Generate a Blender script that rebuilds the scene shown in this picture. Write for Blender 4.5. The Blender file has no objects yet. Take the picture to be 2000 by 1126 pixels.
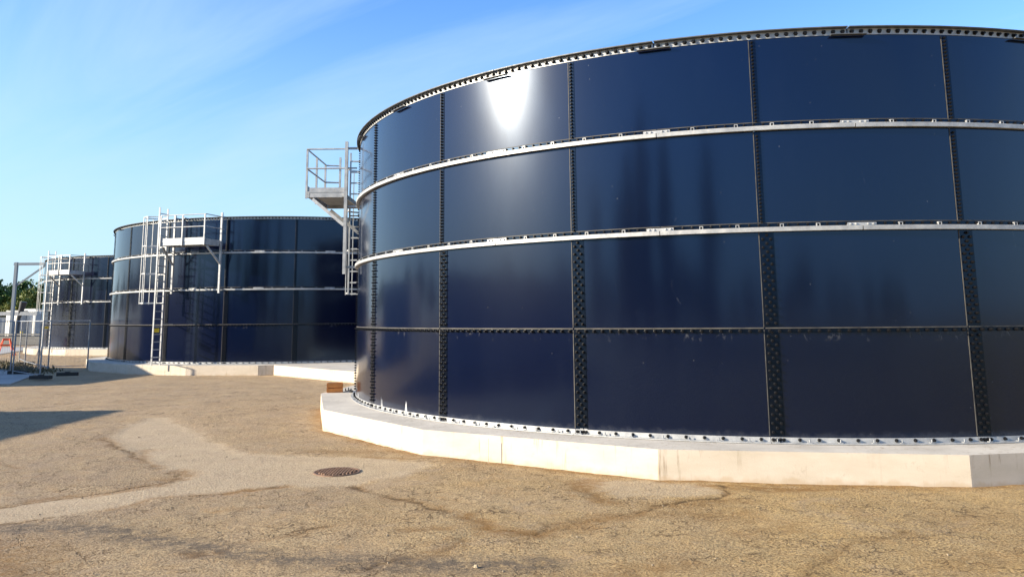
import bpy, math, random
import numpy as np
from mathutils import Vector, Matrix
random.seed(7); np.random.seed(7)
S = bpy.context.scene
rad = math.radians

# ---------------------------------------------------------------- camera
EYE = 2.025
K = 1.044
cam = bpy.data.cameras.new('camera'); co = bpy.data.objects.new('camera', cam)
S.collection.objects.link(co); S.camera = co
pitch, roll = .1499, -.0085
fw = Vector((0, math.cos(pitch), math.sin(pitch))); up0 = Vector((0, -math.sin(pitch), math.cos(pitch))); r0 = Vector((1, 0, 0))
rt = math.cos(roll)*r0 + math.sin(roll)*up0; up = -math.sin(roll)*r0 + math.cos(roll)*up0
co.matrix_world = Matrix(((rt.x, up.x, -fw.x, 0), (rt.y, up.y, -fw.y, 0), (rt.z, up.z, -fw.z, EYE), (0, 0, 0, 1)))
cam.sensor_width = 36; cam.sensor_fit = 'HORIZONTAL'; cam.lens = 36*1568.1/2000
cam.shift_x = (1000-994.3)/2000; cam.shift_y = -(563-382.83)/2000
cam.clip_start = .1; cam.clip_end = 3000

# ---------------------------------------------------------------- light
SUN_AZ, SUN_EL = -164.3, 19.8
sd = Vector((math.cos(rad(SUN_EL))*math.cos(rad(SUN_AZ)), math.cos(rad(SUN_EL))*math.sin(rad(SUN_AZ)), math.sin(rad(SUN_EL))))
sun = bpy.data.lights.new('sun', 'SUN'); sun.energy = 4.9; sun.angle = rad(.53); sun.color = (1, .88, .70)
so = bpy.data.objects.new('sun', sun); S.collection.objects.link(so); so.rotation_euler = sd.to_track_quat('Z', 'Y').to_euler()

W = bpy.data.worlds.new('World'); S.world = W; W.use_nodes = True
nt = W.node_tree; N = nt.nodes; L = nt.links; N.clear()
def wn(t, **k):
    n = N.new(t)
    for a, b in k.items(): setattr(n, a, b)
    return n
sky = wn('ShaderNodeTexSky', sky_type='NISHITA', sun_disc=False, sun_elevation=rad(SUN_EL), sun_rotation=rad(90-SUN_AZ),
         air_density=1.0, dust_density=.25, ozone_density=1.6, altitude=50)
tc = wn('ShaderNodeTexCoord'); sx = wn('ShaderNodeSeparateXYZ'); L.new(tc.outputs['Generated'], sx.inputs[0])
mz = wn('ShaderNodeMath', operation='MAXIMUM'); L.new(sx.outputs[2], mz.inputs[0]); mz.inputs[1].default_value = .04
dx = wn('ShaderNodeMath', operation='DIVIDE'); dy = wn('ShaderNodeMath', operation='DIVIDE')
L.new(sx.outputs[0], dx.inputs[0]); L.new(mz.outputs[0], dx.inputs[1]); L.new(sx.outputs[1], dy.inputs[0]); L.new(mz.outputs[0], dy.inputs[1])
cb = wn('ShaderNodeCombineXYZ'); L.new(dx.outputs[0], cb.inputs[0]); L.new(dy.outputs[0], cb.inputs[1])
rotn = wn('ShaderNodeMapping', vector_type='POINT'); rotn.inputs['Rotation'].default_value = (0, 0, rad(49))
L.new(cb.outputs[0], rotn.inputs[0])
scl = wn('ShaderNodeMapping'); scl.inputs['Scale'].default_value = (.17, 1.05, 1); scl.inputs['Location'].default_value = (2.6, .9, 0); L.new(rotn.outputs[0], scl.inputs[0])
nz = wn('ShaderNodeTexNoise'); nz.inputs['Scale'].default_value = 1.0; nz.inputs['Detail'].default_value = 7; nz.inputs['Roughness'].default_value = .58; nz.inputs['Distortion'].default_value = .5
L.new(scl.outputs[0], nz.inputs['Vector'])
cr = wn('ShaderNodeMapRange'); cr.inputs[1].default_value = .43; cr.inputs[2].default_value = .72; cr.inputs[3].default_value = 0; cr.inputs[4].default_value = .52; L.new(nz.outputs['Fac'], cr.inputs[0])
fz = wn('ShaderNodeMapRange'); fz.inputs[1].default_value = .02; fz.inputs[2].default_value = .22; L.new(sx.outputs[2], fz.inputs[0])
cm = wn('ShaderNodeMath', operation='MULTIPLY'); L.new(cr.outputs[0], cm.inputs[0]); L.new(fz.outputs[0], cm.inputs[1])
hs = wn('ShaderNodeHueSaturation'); hs.inputs['Saturation'].default_value = 1.32; hs.inputs['Hue'].default_value = .512; L.new(sky.outputs[0], hs.inputs['Color'])
mx = wn('ShaderNodeMix', data_type='RGBA'); L.new(cm.outputs[0], mx.inputs['Factor'])
mx.inputs['B'].default_value = (2.1, 2.85, 3.5, 1)
hz = wn('ShaderNodeMapRange', interpolation_type='SMOOTHSTEP'); hz.inputs[1].default_value = -.02; hz.inputs[2].default_value = .40; hz.inputs[3].default_value = .86; hz.inputs[4].default_value = 0; L.new(sx.outputs[2], hz.inputs[0])
mh_ = wn('ShaderNodeMix', data_type='RGBA'); L.new(hz.outputs[0], mh_.inputs['Factor']); L.new(hs.outputs[0], mh_.inputs['A']); L.new(mh_.outputs['Result'], mx.inputs['A']); mh_.inputs['B'].default_value = (1.38, 2.12, 3.05, 1)
bg = wn('ShaderNodeBackground'); bg.inputs['Strength'].default_value = .13; L.new(mx.outputs['Result'], bg.inputs[0])
wo = wn('ShaderNodeOutputWorld'); L.new(bg.outputs[0], wo.inputs[0])
S.view_settings.view_transform = 'Standard'; S.view_settings.look = 'None'; S.view_settings.exposure = 1.3; S.view_settings.gamma = 1
S.render.engine = 'CYCLES'

# ---------------------------------------------------------------- helpers
def link(o): S.collection.objects.link(o); return o
class MB:
    """collects faces; build() links them as ONE mesh object"""
    def __init__(s): s.v = []; s.f = []; s.m = []; s.sm = []
    def add(s, vs, fs, m=0, smooth=False):
        b = len(s.v); s.v += [tuple(v) for v in vs]
        for f in fs: s.f.append([b+i for i in f]); s.m.append(m); s.sm.append(smooth)
        return s
    def box(s, c, d, m=0, rz=0, ax=None):
        cx, cy, cz = c; x, y, z = d[0]/2, d[1]/2, d[2]/2
        vs = []
        for k in ((-1,-1,-1),(1,-1,-1),(1,1,-1),(-1,1,-1),(-1,-1,1),(1,-1,1),(1,1,1),(-1,1,1)):
            p = Vector((k[0]*x, k[1]*y, k[2]*z))
            if ax: p = ax @ p
            elif rz: p = Matrix.Rotation(rz, 3, 'Z') @ p
            vs.append((cx+p.x, cy+p.y, cz+p.z))
        return s.add(vs, [(0,3,2,1),(4,5,6,7),(0,1,5,4),(1,2,6,5),(2,3,7,6),(3,0,4,7)], m)
    def bar(s, a, b, w, h=None, m=0, upv=(0,0,1)):
        """rectangular bar from a to b, w across, h along upv"""
        a = Vector(a); b = Vector(b); h = h or w; d = (b-a); ln = d.length; d.normalize()
        u = Vector(upv)
        if abs(d.dot(u)) > .98: u = Vector((1, 0, 0))
        sdir = d.cross(u).normalized(); u = sdir.cross(d).normalized()
        ax = Matrix((d, sdir, u)).transposed()
        return s.box((a+b)/2, (ln, w, h), m, ax=ax)
    def tube(s, pts, r, n=8, m=0, caps=True):
        pts = [Vector(p) for p in pts]; rings = []
        for i, p in enumerate(pts):
            d = (pts[min(i+1, len(pts)-1)]-pts[max(i-1, 0)]).normalized()
            u = Vector((0, 0, 1)) if abs(d.z) < .95 else Vector((1, 0, 0))
            a = d.cross(u).normalized(); b = a.cross(d)
            rr = r[i] if isinstance(r, (list, tuple)) else r
            rings.append([p+rr*(math.cos(2*math.pi*k/n)*a+math.sin(2*math.pi*k/n)*b) for k in range(n)])
        vs = [v for q in rings for v in q]; fs = []
        for i in range(len(pts)-1):
            for k in range(n): fs.append((i*n+k, i*n+(k+1) % n, (i+1)*n+(k+1) % n, (i+1)*n+k))
        s.add(vs, fs, m, True)
        if caps: s.add(rings[0], [tuple(range(n))[::-1]], m); s.add(rings[-1], [tuple(range(n))], m)
        return s
    def prism(s, poly, z0, z1, m=0, mtop=None):
        n = len(poly)
        for i in range(n):
            a, b = poly[i], poly[(i+1) % n]
            s.add([(*a, z0), (*b, z0), (*b, z1), (*a, z1)], [(0, 1, 2, 3)], m)
        s.add([(*p, z1) for p in poly], [tuple(range(n))], m if mtop is None else mtop)
        s.add([(*p, z0) for p in poly], [tuple(range(n))[::-1]], m)
        return s
    def arc(s, a0, a1, prof, n=12, m=0, smooth=True):
        """sweep closed profile [(r,z)...] (counter-clockwise in r,z) round the axis; one strip per profile edge, so edges stay crisp"""
        A = [a0+(a1-a0)*i/n for i in range(n+1)]; P = len(prof)
        for j in range(P):
            (ra, za), (rb, zb) = prof[j], prof[(j+1) % P]
            vs = []
            for a in A: vs += [(ra*math.cos(a), ra*math.sin(a), za), (rb*math.cos(a), rb*math.sin(a), zb)]
            s.add(vs, [(2*i, 2*i+2, 2*i+3, 2*i+1) for i in range(n)], m, smooth)
        for a, rev in ((a0, False), (a1, True)):
            vs = [(r_*math.cos(a), r_*math.sin(a), z_) for r_, z_ in prof]; f = tuple(range(P))
            s.add(vs, [f[::-1] if rev else f], m)
        return s
    def bolt(s, a, R_, z, r=.017, l=.038, m=0, tilt=0):
        """domed plastic bolt cap standing out of a cylindrical wall"""
        c, q = math.cos(a), math.sin(a); n = 6; vs = []
        for rr, dd in ((r*1.35, 0), (r*1.35, .008), (r, .010), (r*.8, l)):
            for k in range(n):
                t = 2*math.pi*k/n; y = rr*math.cos(t); zz = rr*math.sin(t)
                vs.append(((R_+dd)*c-y*q, (R_+dd)*q+y*c, z+zz))
        fs = []
        for i in range(3):
            for k in range(n): fs.append((i*n+k, i*n+(k+1) % n, (i+1)*n+(k+1) % n, (i+1)*n+k))
        fs.append(tuple(3*n+k for k in range(n)))
        return s.add(vs, fs, m)
    def build(s, name, mats, parent=None, loc=None):
        me = bpy.data.meshes.new(name); me.from_pydata(s.v, [], s.f)
        if not isinstance(mats, (list, tuple)): mats = [mats]
        for m in mats: me.materials.append(m)
        me.polygons.foreach_set('material_index', s.m); me.polygons.foreach_set('use_smooth', s.sm); me.update()
        o = link(bpy.data.objects.new(name, me)); o.parent = parent
        if loc: o.location = loc
        return o
def tag(o, label=None, cat=None, group=None, kind=None):
    for k, v in (('label', label), ('category', cat), ('group', group), ('kind', kind)):
        if v: o[k] = v
    return o
def empty(name, loc, rz=0):
    o = link(bpy.data.objects.new(name, None)); o.location = loc; o.rotation_euler = (0, 0, rz); o.empty_display_size = .3; return o
def copy_tree(o, parent=None):
    c = o.copy(); link(c); c.parent = parent
    for ch in [x for x in S.objects if x.parent == o]: copy_tree(ch, c)
    return c

# ---------------------------------------------------------------- materials
class Mat:
    def __init__(s, name, base=(.5,.5,.5), rough=.5, metal=0, spec=.5, coat=0):
        s.m = bpy.data.materials.new(name); s.m.use_nodes = True; s.t = s.m.node_tree; s.b = s.t.nodes['Principled BSDF']
        s.b.inputs['Base Color'].default_value = (*base, 1); s.b.inputs['Roughness'].default_value = rough; s.b.inputs['Metallic'].default_value = metal
        s.b.inputs['Specular IOR Level'].default_value = spec; s.b.inputs['Coat Weight'].default_value = coat
        s.tc = s.t.nodes.new('ShaderNodeTexCoord')
    def n(s, t, **k):
        x = s.t.nodes.new(t)
        for a, b in k.items(): setattr(x, a, b)
        return x
    def l(s, a, b): s.t.links.new(a, b)
    def noise(s, scale, detail=4, rough=.55, stretch=None, dist=0):
        x = s.n('ShaderNodeTexNoise'); x.inputs['Scale'].default_value = scale; x.inputs['Detail'].default_value = detail; x.inputs['Roughness'].default_value = rough; x.inputs['Distortion'].default_value = dist
        if stretch:
            mp = s.n('ShaderNodeMapping'); mp.inputs['Scale'].default_value = stretch; s.l(s.tc.outputs['Object'], mp.inputs[0]); s.l(mp.outputs[0], x.inputs['Vector'])
        else: s.l(s.tc.outputs['Object'], x.inputs['Vector'])
        return x.outputs['Fac']
    def voro(s, scale, feature='F1'):
        x = s.n('ShaderNodeTexVoronoi', feature=feature); x.inputs['Scale'].default_value = scale; s.l(s.tc.outputs['Object'], x.inputs['Vector']); return x.outputs['Distance']
    def rng(s, a, lo, hi, o0=0, o1=1):
        x = s.n('ShaderNodeMapRange'); s.l(a, x.inputs[0])
        for i, v in enumerate((lo, hi, o0, o1)): x.inputs[i+1].default_value = v
        return x.outputs[0]
    def math(s, op, a, b=None):
        x = s.n('ShaderNodeMath', operation=op)
        for i, v in enumerate((a, b)):
            if v is None: continue
            if isinstance(v, (int, float)): x.inputs[i].default_value = v
            else: s.l(v, x.inputs[i])
        return x.outputs[0]
    def mix(s, f, a, b, mode='MIX'):
        x = s.n('ShaderNodeMix', data_type='RGBA', blend_type=mode)
        for nm, v in (('Factor', f), ('A', a), ('B', b)):
            if isinstance(v, (int, float)): x.inputs[nm].default_value = v
            elif isinstance(v, tuple): x.inputs[nm].default_value = (*v, 1)
            else: s.l(v, x.inputs[nm])
        return x.outputs['Result']
    def z(s):
        x = s.n('ShaderNodeSeparateXYZ'); s.l(s.tc.outputs['Object'], x.inputs[0]); return x.outputs[2]
    def color(s, v): s.l(v, s.b.inputs['Base Color'])
    def rough(s, v): s.l(v, s.b.inputs['Roughness'])
    def bump(s, h, dist=.01, strength=1, prev=None):
        x = s.n('ShaderNodeBump'); x.inputs['Distance'].default_value = dist; x.inputs['Strength'].default_value = strength; s.l(h, x.inputs['Height'])
        if prev is not None: s.l(prev, x.inputs['Normal'])
        s.l(x.outputs[0], s.b.inputs['Normal']); return x.outputs[0]

# vitreous navy enamel of the tank sheets
m = Mat('enamel_navy', (.008, .014, .055), .17, spec=.60)
dirt = m.rng(m.noise(2.2, 6, .6, (1, 1, .25)), .52, .8)
speck = m.math('MULTIPLY', m.rng(m.voro(5.5), .0, .045, 1, 0), m.rng(m.noise(1.3, 2), .5, .6))
foot = m.rng(m.math('ADD', m.z(), m.rng(m.noise(9, 5, .6), .3, .7, -.05, .05)), .06, .15, .16, 0)
col = m.mix(m.math('MULTIPLY', dirt, .10), (.0006, .0021, .0130), (.012, .016, .030))
col = m.mix(foot, col, (.10, .10, .105)); col = m.mix(m.math('MULTIPLY', speck, .5), col, (.45, .45, .43))
m.color(col)
smear = m.math('MULTIPLY', m.math('MULTIPLY', m.rng(m.z(), 1.29, 1.455, 0, 1), m.math('LESS_THAN', m.z(), 1.47)), m.rng(m.noise(8, 6, .75, (1, 1, .6), .6), .58, .66))
col = m.mix(m.math('MULTIPLY', smear, .30), col, (.25, .25, .24))
wisp = m.math('MULTIPLY', m.rng(m.noise(6, 6, .7, (1, 1, .5), 1.2), .66, .74), m.rng(m.noise(.9, 2), .55, .65)); col = m.mix(m.math('MULTIPLY', wisp, .16), col, (.2, .22, .24)); m.color(col)
m.rough(m.math('ADD', m.rng(m.noise(1.1, 5, .6, (1, 1, .35)), .3, .75, .11, .145), m.math('MULTIPLY', foot, .5)))
b1 = m.bump(m.noise(.9, 2, .5, (1, 1, .45)), .012, .6); m.b.inputs['Specular Tint'].default_value = (.34, .60, 1, 1); m.b.inputs['Coat Weight'].default_value = .32; m.b.inputs['Coat Roughness'].default_value = .20
M_PANEL = m.m
m = Mat('lap_strip', (.01, .013, .03), .2, spec=.45); m.b.inputs['Specular Tint'].default_value = (.34, .60, 1, 1); m.color(m.mix(m.rng(m.noise(14, 4), .45, .8), (.001, .0018, .005), (.006, .006, .007))); M_LAP = m.m
m = Mat('sealant', (.16, .145, .12), .7); m.color(m.mix(m.rng(m.noise(6, 5), .3, .7), (.030, .028, .026), (.095, .088, .075))); M_SEAL = m.m
m = Mat('bolt_cap', (.012, .012, .014), .38); M_CAP = m.m; m.b.inputs['Specular IOR Level'].default_value = .2; m.b.inputs['Base Color'].default_value = (.006, .006, .007, 1)
def galv(name, lo, hi, rough=.42, metal=.55):
    m = Mat(name, lo, rough, metal)
    f = m.rng(m.noise(7, 6, .62), .32, .7); m.color(m.mix(f, lo, hi)); m.rough(m.rng(m.noise(22, 3), .3, .7, rough-.08, rough+.14))
    m.bump(m.noise(60, 3), .001, .4); return m.m
M_GALV = galv('galvanised_steel', (.29, .30, .31), (.50, .50, .485), .42, .3)
M_GALVD = galv('galvanised_dull', (.22, .235, .25), (.36, .37, .38), .5, .35)
M_STEELD = galv('dark_flange_steel', (.07, .075, .08), (.14, .145, .15), .5, .3)
# concrete slabs
def concrete(name, a, b, scale=1.0):
    m = Mat(name, a, .85)
    st = m.rng(m.noise(1.6*scale, 6, .62, (1, 1, 2.5)), .35, .72)
    c = m.mix(st, a, b)
    runs = m.math('MULTIPLY', m.rng(m.noise(16, 5, .65, (1, 1, .09)), .56, .70), m.rng(m.noise(.8, 3), .38, .52))
    c = m.mix(m.math('MULTIPLY', runs, .75), c, (.22, .16, .10))
    c = m.mix(m.math('MULTIPLY', m.rng(m.noise(5, 6, .75, None, .5), .60, .66), .35), c, (.32, .27, .20))
    base = m.rng(m.math('ADD', m.z(), m.rng(m.noise(6, 5), .3, .7, -.05, .05)), .0, .06, .55, 0)
    c = m.mix(base, c, (.40, .30, .19))
    pits = m.rng(m.voro(14), .02, .07, 1, 0); pits = m.math('MULTIPLY', pits, m.rng(m.noise(2.1, 2), .56, .62))
    c = m.mix(m.math('MULTIPLY', pits, .75), c, (.13, .11, .09))
    m.color(c); m.bump(m.noise(45, 6, .7), .004, .5); return m.m
M_CONC = concrete('slab_face_concrete', (.55, .48, .39), (.46, .40, .31))
M_CONCTOP = concrete('slab_top_concrete', (.53, .49, .42), (.38, .35, .30))
m = Mat('crate_wood', (.35, .17, .06), .75); m.color(m.mix(m.rng(m.noise(5, 5, .6, (1, 1, 6)), .3, .7), (.55, .22, .05), (.30, .11, .03))); M_WOOD = m.m
m = Mat('dark_steel', (.02, .022, .026), .5); M_BLACK = m.m
m = Mat('rubber_block', (.035, .033, .03), .85); M_RUB = m.m
m = Mat('cast_iron', (.10, .07, .05), .6, .2); m.color(m.mix(m.rng(m.noise(12, 4), .35, .7), (.24, .14, .085), (.11, .07, .05))); M_IRON = m.m
m = Mat('yellow_plate', (.75, .55, .02), .5); M_YEL = m.m
m = Mat('orange_paint', (.75, .09, .02), .5); M_ORA = m.m
m = Mat('cabin_white', (.72, .70, .64), .5); m.color(m.mix(m.rng(m.noise(1.5, 5, .6, (1, 1, .3)), .4, .8), (.74, .72, .66), (.58, .56, .50))); M_WHITE = m.m
m = Mat('cabin_grey', (.30, .33, .36), .5); m.color(m.mix(m.rng(m.noise(1.5, 5), .4, .8), (.32, .35, .38), (.24, .26, .28))); M_GREY = m.m
m = Mat('window_glass', (.02, .025, .03), .05, spec=.8); M_GLASS = m.m
m = Mat('bark', (.10, .075, .05), .9); M_BARK = m.m
def leafm(name, a, b):
    m = Mat(name, a, .6); oi = m.n('ShaderNodeObjectInfo'); g = m.n('ShaderNodeNewGeometry')
    m.color(m.mix(g.outputs['Random Per Island'], a, b)); m.b.inputs['Subsurface Weight'].default_value = 0
    return m.m
M_LEAF = [leafm('leaf_dark', (.03, .075, .014), (.08, .15, .022)), leafm('leaf_olive', (.09, .12, .015), (.17, .19, .03)), leafm('leaf_mid', (.035, .08, .015), (.09, .15, .025))]

# ---------------------------------------------------------------- ground: one sheet, fine in the middle, with world-space wear masks
def seg_dist(P, pts):
    best = np.full(len(P), 1e9)
    for (ax, ay), (bx, by) in zip(pts[:-1], pts[1:]):
        d = np.array([bx-ax, by-ay]); t = np.clip(((P-np.array([ax, ay]))@d)/(d@d+1e-9), 0, 1)
        best = np.minimum(best, np.hypot(P[:, 0]-ax-t*d[0], P[:, 1]-ay-t*d[1]))
    return best
def inside(P, poly):
    c = np.zeros(len(P), bool); n = len(poly)
    for i in range(n):
        (x0, y0), (x1, y1) = poly[i], poly[(i+1) % n]
        if y0 == y1: continue
        k = ((y0 > P[:, 1]) != (y1 > P[:, 1])) & (P[:, 0] < (x1-x0)*(P[:, 1]-y0)/(y1-y0)+x0); c ^= k
    return c
PATCH = [(-6.2,8.3),(-5.42,8.89),(-5.0,9.31),(-4.7,9.62),(-4.16,10.06),(-4.28,10.67),(-4.85,11.31),(-5.59,12.3),(-6.76,13.9),(-7.07,14.98),(-7.34,16.73),(-6.91,16.7),(-4.82,13.51),(-3.9,12.22),(-3.25,12.05),(-2.63,11.93),(-1.71,11.68),(-1.03,11.25),(-1.26,10.37),(-1.88,9.93),(-2.39,9.81),(-2.78,9.88),(-3.28,9.43),(-3.79,9.27),(-4.15,8.85),(-4.43,8.57),(-4.73,8.28),(-4.98,8.19),(-5.6,7.8)]
PATCH2 = [(.76,10.29),(.89,9.68),(1.1,9.2),(1.5,8.98),(2.08,9.05),(2.37,9.3),(2.42,9.8)]
CRACKS = [([(-6.87,14.02),(-6.28,13.16),(-5.59,12.3),(-4.98,11.43),(-4.67,11.04)], .035, .9),
 ([(-5.42,8.89),(-5.19,9.05),(-4.96,9.24),(-4.7,9.62),(-4.15,10.06),(-4.28,10.67)], .028, .9),
 ([(-4.98,8.19),(-4.73,8.28),(-4.43,8.57),(-4.15,8.85),(-3.79,9.27),(-3.28,9.43),(-2.75,9.91)], .028, .9),
 ([(-3.1,9.55),(-2.75,9.91)], .07, .9),
 ([(-1.9,9.85),(-1.55,9.44),(-1.22,9.1),(-.9,8.68),(-.62,8.54)], .05, 1), ([(-1.95,9.85),(-1.7,9.6)], .08, .8),
 ([(.14,7.69),(.39,7.96),(.75,8.24),(1.28,8.43),(1.58,8.64)], .035, .8),
 ([(-.4,7.8),(-.38,7.4),(-.52,7.14),(-.84,6.93),(-1.13,6.67)], .03, .9),
 ([(-2.34,7.43),(-2.05,7.67),(-1.75,8.03)], .02, .6), ([(-3.4,8.4),(-3.0,8.6),(-2.5,9.0)], .015, .5),
 ([(2.45,9.75),(2.43,9.34),(2.08,8.97),(1.5,8.75)], .045, 1), ([(-9,12.5),(-7.6,12.0),(-6.6,11.2)], .02, .5),
 ([(-1.9,11.7),(-1.0,11.3),(-.2,10.9)], .02, .5), ([(-4.3,15.8),(-2.9,15.0),(-1.8,14.6)], .03, .5), ([(2.2,6.4),(2.9,7.2),(3.6,7.6)], .02, .6)]
STAINS = [([(-2.1,11.9),(-1.2,11.6)], .10, .6), ([(-5.5,12.6),(-5.2,11.9)], .10, .5), ([(1.0,10.1),(.85,9.5)], .16, .9), ([(2.0,7.6),(2.6,7.9)], .18, .4), ([(-5.2,9.2),(-4.2,9.9)], .12, .6), ([(1.3,8.4),(.5,7.9),(.1,7.7)], .13, .7), ([(2.2,9.72),(2.9,9.6),(3.6,9.55)], .12, 1), ([(-3.2,9.5),(-2.7,9.9)], .10, .9), ([(1.5,8.3),(2.3,8.3)], .25, .45), ([(-2.7,7.1),(-2.5,7.15)], .10, 1), ([(4.2,6.9),(5.0,7.3)], .3, .3), ([(-.43,8.28),(-.29,8.07),(-.14,7.84),(.05,7.73),(.25,7.69)], .16, 1), ([(.85,9.9),(.9,9.14),(1.07,8.85)], .14, .8),
 ([(1.5,8.72),(1.87,8.74),(2.37,8.95)], .18, .6), ([(2.45,9.6),(2.8,9.5),(3.3,9.5)], .16, .9), ([(-1.3,9.15),(-.8,8.65)], .14, .5),
 ([(-2.68,7.09),(-2.6,7.09)], .09, .9), ([(-.6,7.0),(-1.1,6.75)], .16, .5), ([(-4.28,10.3),(-4.05,10.4),(-4.3,10.8)], .16, .7),
 ([(-4.5,7.3),(-4.0,6.7)], .5, .6), ([(.6,6.3),(1.3,6.7)], .25, .5), ([(4.6,8.2),(4.2,7.9)], .3, .25), ([(-2.9,12.4),(-1.8,12.4),(-.6,11.8)], .22, .5), ([(-.6,7.9),(-1.0,7.8)], .1, .6), ([(3.4,6.6),(3.9,6.9)], .25, .4)]
TYRE = [([(-4.9,8.05),(-4.38,8.02),(-3.84,7.91),(-3.2,7.54),(-2.63,7.25),(-2.13,7.04),(-1.67,6.93),(-1.15,6.8),(.2,6.75)], .22, 1)]
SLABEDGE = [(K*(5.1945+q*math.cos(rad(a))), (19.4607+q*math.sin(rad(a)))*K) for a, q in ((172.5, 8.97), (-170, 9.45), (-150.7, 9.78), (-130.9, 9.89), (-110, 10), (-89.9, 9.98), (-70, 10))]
sc = lambda l: [(x*K, y*K) for x, y in l]
PATCH = sc(PATCH); PATCH2 = sc(PATCH2); CRACKS = [(sc(a), b, c) for a, b, c in CRACKS]; STAINS = [(sc(a), b, c) for a, b, c in STAINS]; TYRE = [(sc(a), b, c) for a, b, c in TYRE]
X0, X1, Y0, Y1, ST = -15.0, 13.0, 3.0, 27.0, .045
nx, ny = int(round((X1-X0)/ST))+1, int(round((Y1-Y0)/ST))+1
gx, gy = np.meshgrid(np.linspace(X0, X1, nx), np.linspace(Y0, Y1, ny)); P2 = np.stack([gx.ravel(), gy.ravel()], 1)
def vnoise(P, sc, seed):
    rs = np.random.RandomState(seed); tab = rs.rand(256, 256); q = P*sc+1000; i = np.floor(q).astype(int); f = q-i; f = f*f*(3-2*f)
    g = lambda a, b: tab[(i[:, 0]+a) % 256, (i[:, 1]+b) % 256]
    return (g(0,0)*(1-f[:,0])+g(1,0)*f[:,0])*(1-f[:,1])+(g(0,1)*(1-f[:,0])+g(1,1)*f[:,0])*f[:,1]
wob = np.stack([vnoise(P2, 2.5, 1)-.5+.5*(vnoise(P2, 9, 3)-.5), vnoise(P2, 2.5, 2)-.5+.5*(vnoise(P2, 9, 4)-.5)], 1)
Q = P2+wob*.22
def soft(P, poly, w_):
    return np.clip(.5+np.where(inside(P, poly), 1, -1)*seg_dist(P, poly+[poly[0]])/w_, 0, 1)
patch = soft(P2+wob*.12, PATCH, .34); patch = np.maximum(patch, .8*soft(Q, PATCH2, .3))
crack = np.zeros(len(P2)); stain = np.zeros(len(P2)); tyre = np.zeros(len(P2))
for pts, w_, s_ in CRACKS: crack = np.maximum(crack, s_*np.clip(1.5-seg_dist(P2+wob*.16, pts)/(w_*.62), 0, 1)*np.clip(vnoise(P2, 2.2, 21)*3-.45, .15, 1))
for pts, w_, s_ in STAINS:
    d = seg_dist(Q, pts); stain = np.maximum(stain, s_*np.clip(1-d/(w_*1.5), 0, 1))
for pts, w_, s_ in CRACKS: stain = np.maximum(stain, .6*s_*np.clip(1-seg_dist(Q, pts)/.13, 0, 1)*(vnoise(P2, 1.7, 9) > .4))
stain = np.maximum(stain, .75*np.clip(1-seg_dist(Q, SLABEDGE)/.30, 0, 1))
for pts, w_, s_ in TYRE: tyre = np.maximum(tyre, s_*np.clip(1.4-seg_dist(P2+wob*.08, pts)/w_, 0, 1))
edge = np.clip(np.minimum.reduce([P2[:, 0]-X0, X1-P2[:, 0], P2[:, 1]-Y0, Y1-P2[:, 1]])/2, 0, 1)
h = .018*(vnoise(P2, .9, 5)-.5)+.012*(vnoise(P2, 3, 6)-.5)*(1-patch)+.009*(vnoise(P2, 9, 7)-.5)*(1-.8*patch)-.007*crack-.01*stain
h = h*edge
BX0, BX1, BY0, BY1 = -900, 900, -900, 1400
verts = np.concatenate([np.column_stack([P2, h]), np.array([(BX0,BY0,0),(BX1,BY0,0),(BX1,BY1,0),(BX0,BY1,0)])])
idx = np.arange(nx*ny).reshape(ny, nx)
quads = np.stack([idx[:-1, :-1].ravel(), idx[:-1, 1:].ravel(), idx[1:, 1:].ravel(), idx[1:, :-1].ravel()], 1).tolist()
b = nx*ny; faces = quads
faces.append(list(idx[0, ::-1])+[b, b+1]); faces.append(list(idx[::-1, -1])+[b+1, b+2]); faces.append(list(idx[-1, :])+[b+2, b+3]); faces.append(list(idx[:, 0])+[b+3, b])
me = bpy.data.meshes.new('ground'); me.from_pydata(verts.tolist(), [], faces)
ca = me.color_attributes.new('wear', 'FLOAT_COLOR', 'POINT')
cd = np.ones((len(verts), 4), np.float32); z4 = np.zeros(4)
cd[:, 0] = np.concatenate([patch, z4]); cd[:, 1] = np.concatenate([np.maximum(crack, 0), z4]); cd[:, 2] = np.concatenate([stain, z4]); cd[:, 3] = np.concatenate([tyre, z4])
ca.data.foreach_set('color', cd.ravel())
me.polygons.foreach_set('use_smooth', [True]*len(me.polygons))
m = Mat('weathered_asphalt', (.4, .3, .2), .93, spec=.25)
at = m.n('ShaderNodeAttribute', attribute_name='wear'); sp = m.n('ShaderNodeSeparateColor'); m.l(at.outputs['Color'], sp.inputs[0])
pa, cr_, st_, ty = sp.outputs[0], sp.outputs[1], sp.outputs[2], at.outputs['Alpha']
big = m.rng(m.noise(.28, 5, .6), .3, .7); mid = m.rng(m.noise(1.7, 5, .65), .3, .72)
lr = m.n('ShaderNodeSeparateXYZ'); m.l(m.tc.outputs['Object'], lr.inputs[0])
side = m.rng(m.math('ADD', lr.outputs[0], m.rng(m.noise(.45, 4, .6), .25, .75, -3, 3)), -4.5, 3.0)
far = m.mix(side, m.mix(big, (.55, .40, .25), (.40, .31, .215)), m.mix(big, (.70, .465, .18), (.50, .345, .16)))
c = m.mix(m.math('MULTIPLY', mid, .55), far, (.63, .475, .26))
grit = m.noise(46, 6, .8); grit2 = m.noise(11, 6, .75, None, .6); stone = m.voro(24); peb = m.voro(75)
near = m.math('MULTIPLY', m.rng(m.noise(.6, 4, .6), .3, .65, .6, 1), 1.0)
c = m.mix(m.math('MULTIPLY', m.rng(grit, .42, .53, 1, 0), near), c, (.115, .068, .03))
c = m.mix(m.math('MULTIPLY', m.rng(grit2, .33, .45, 1, 0), .75), c, (.15, .10, .055))
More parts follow.
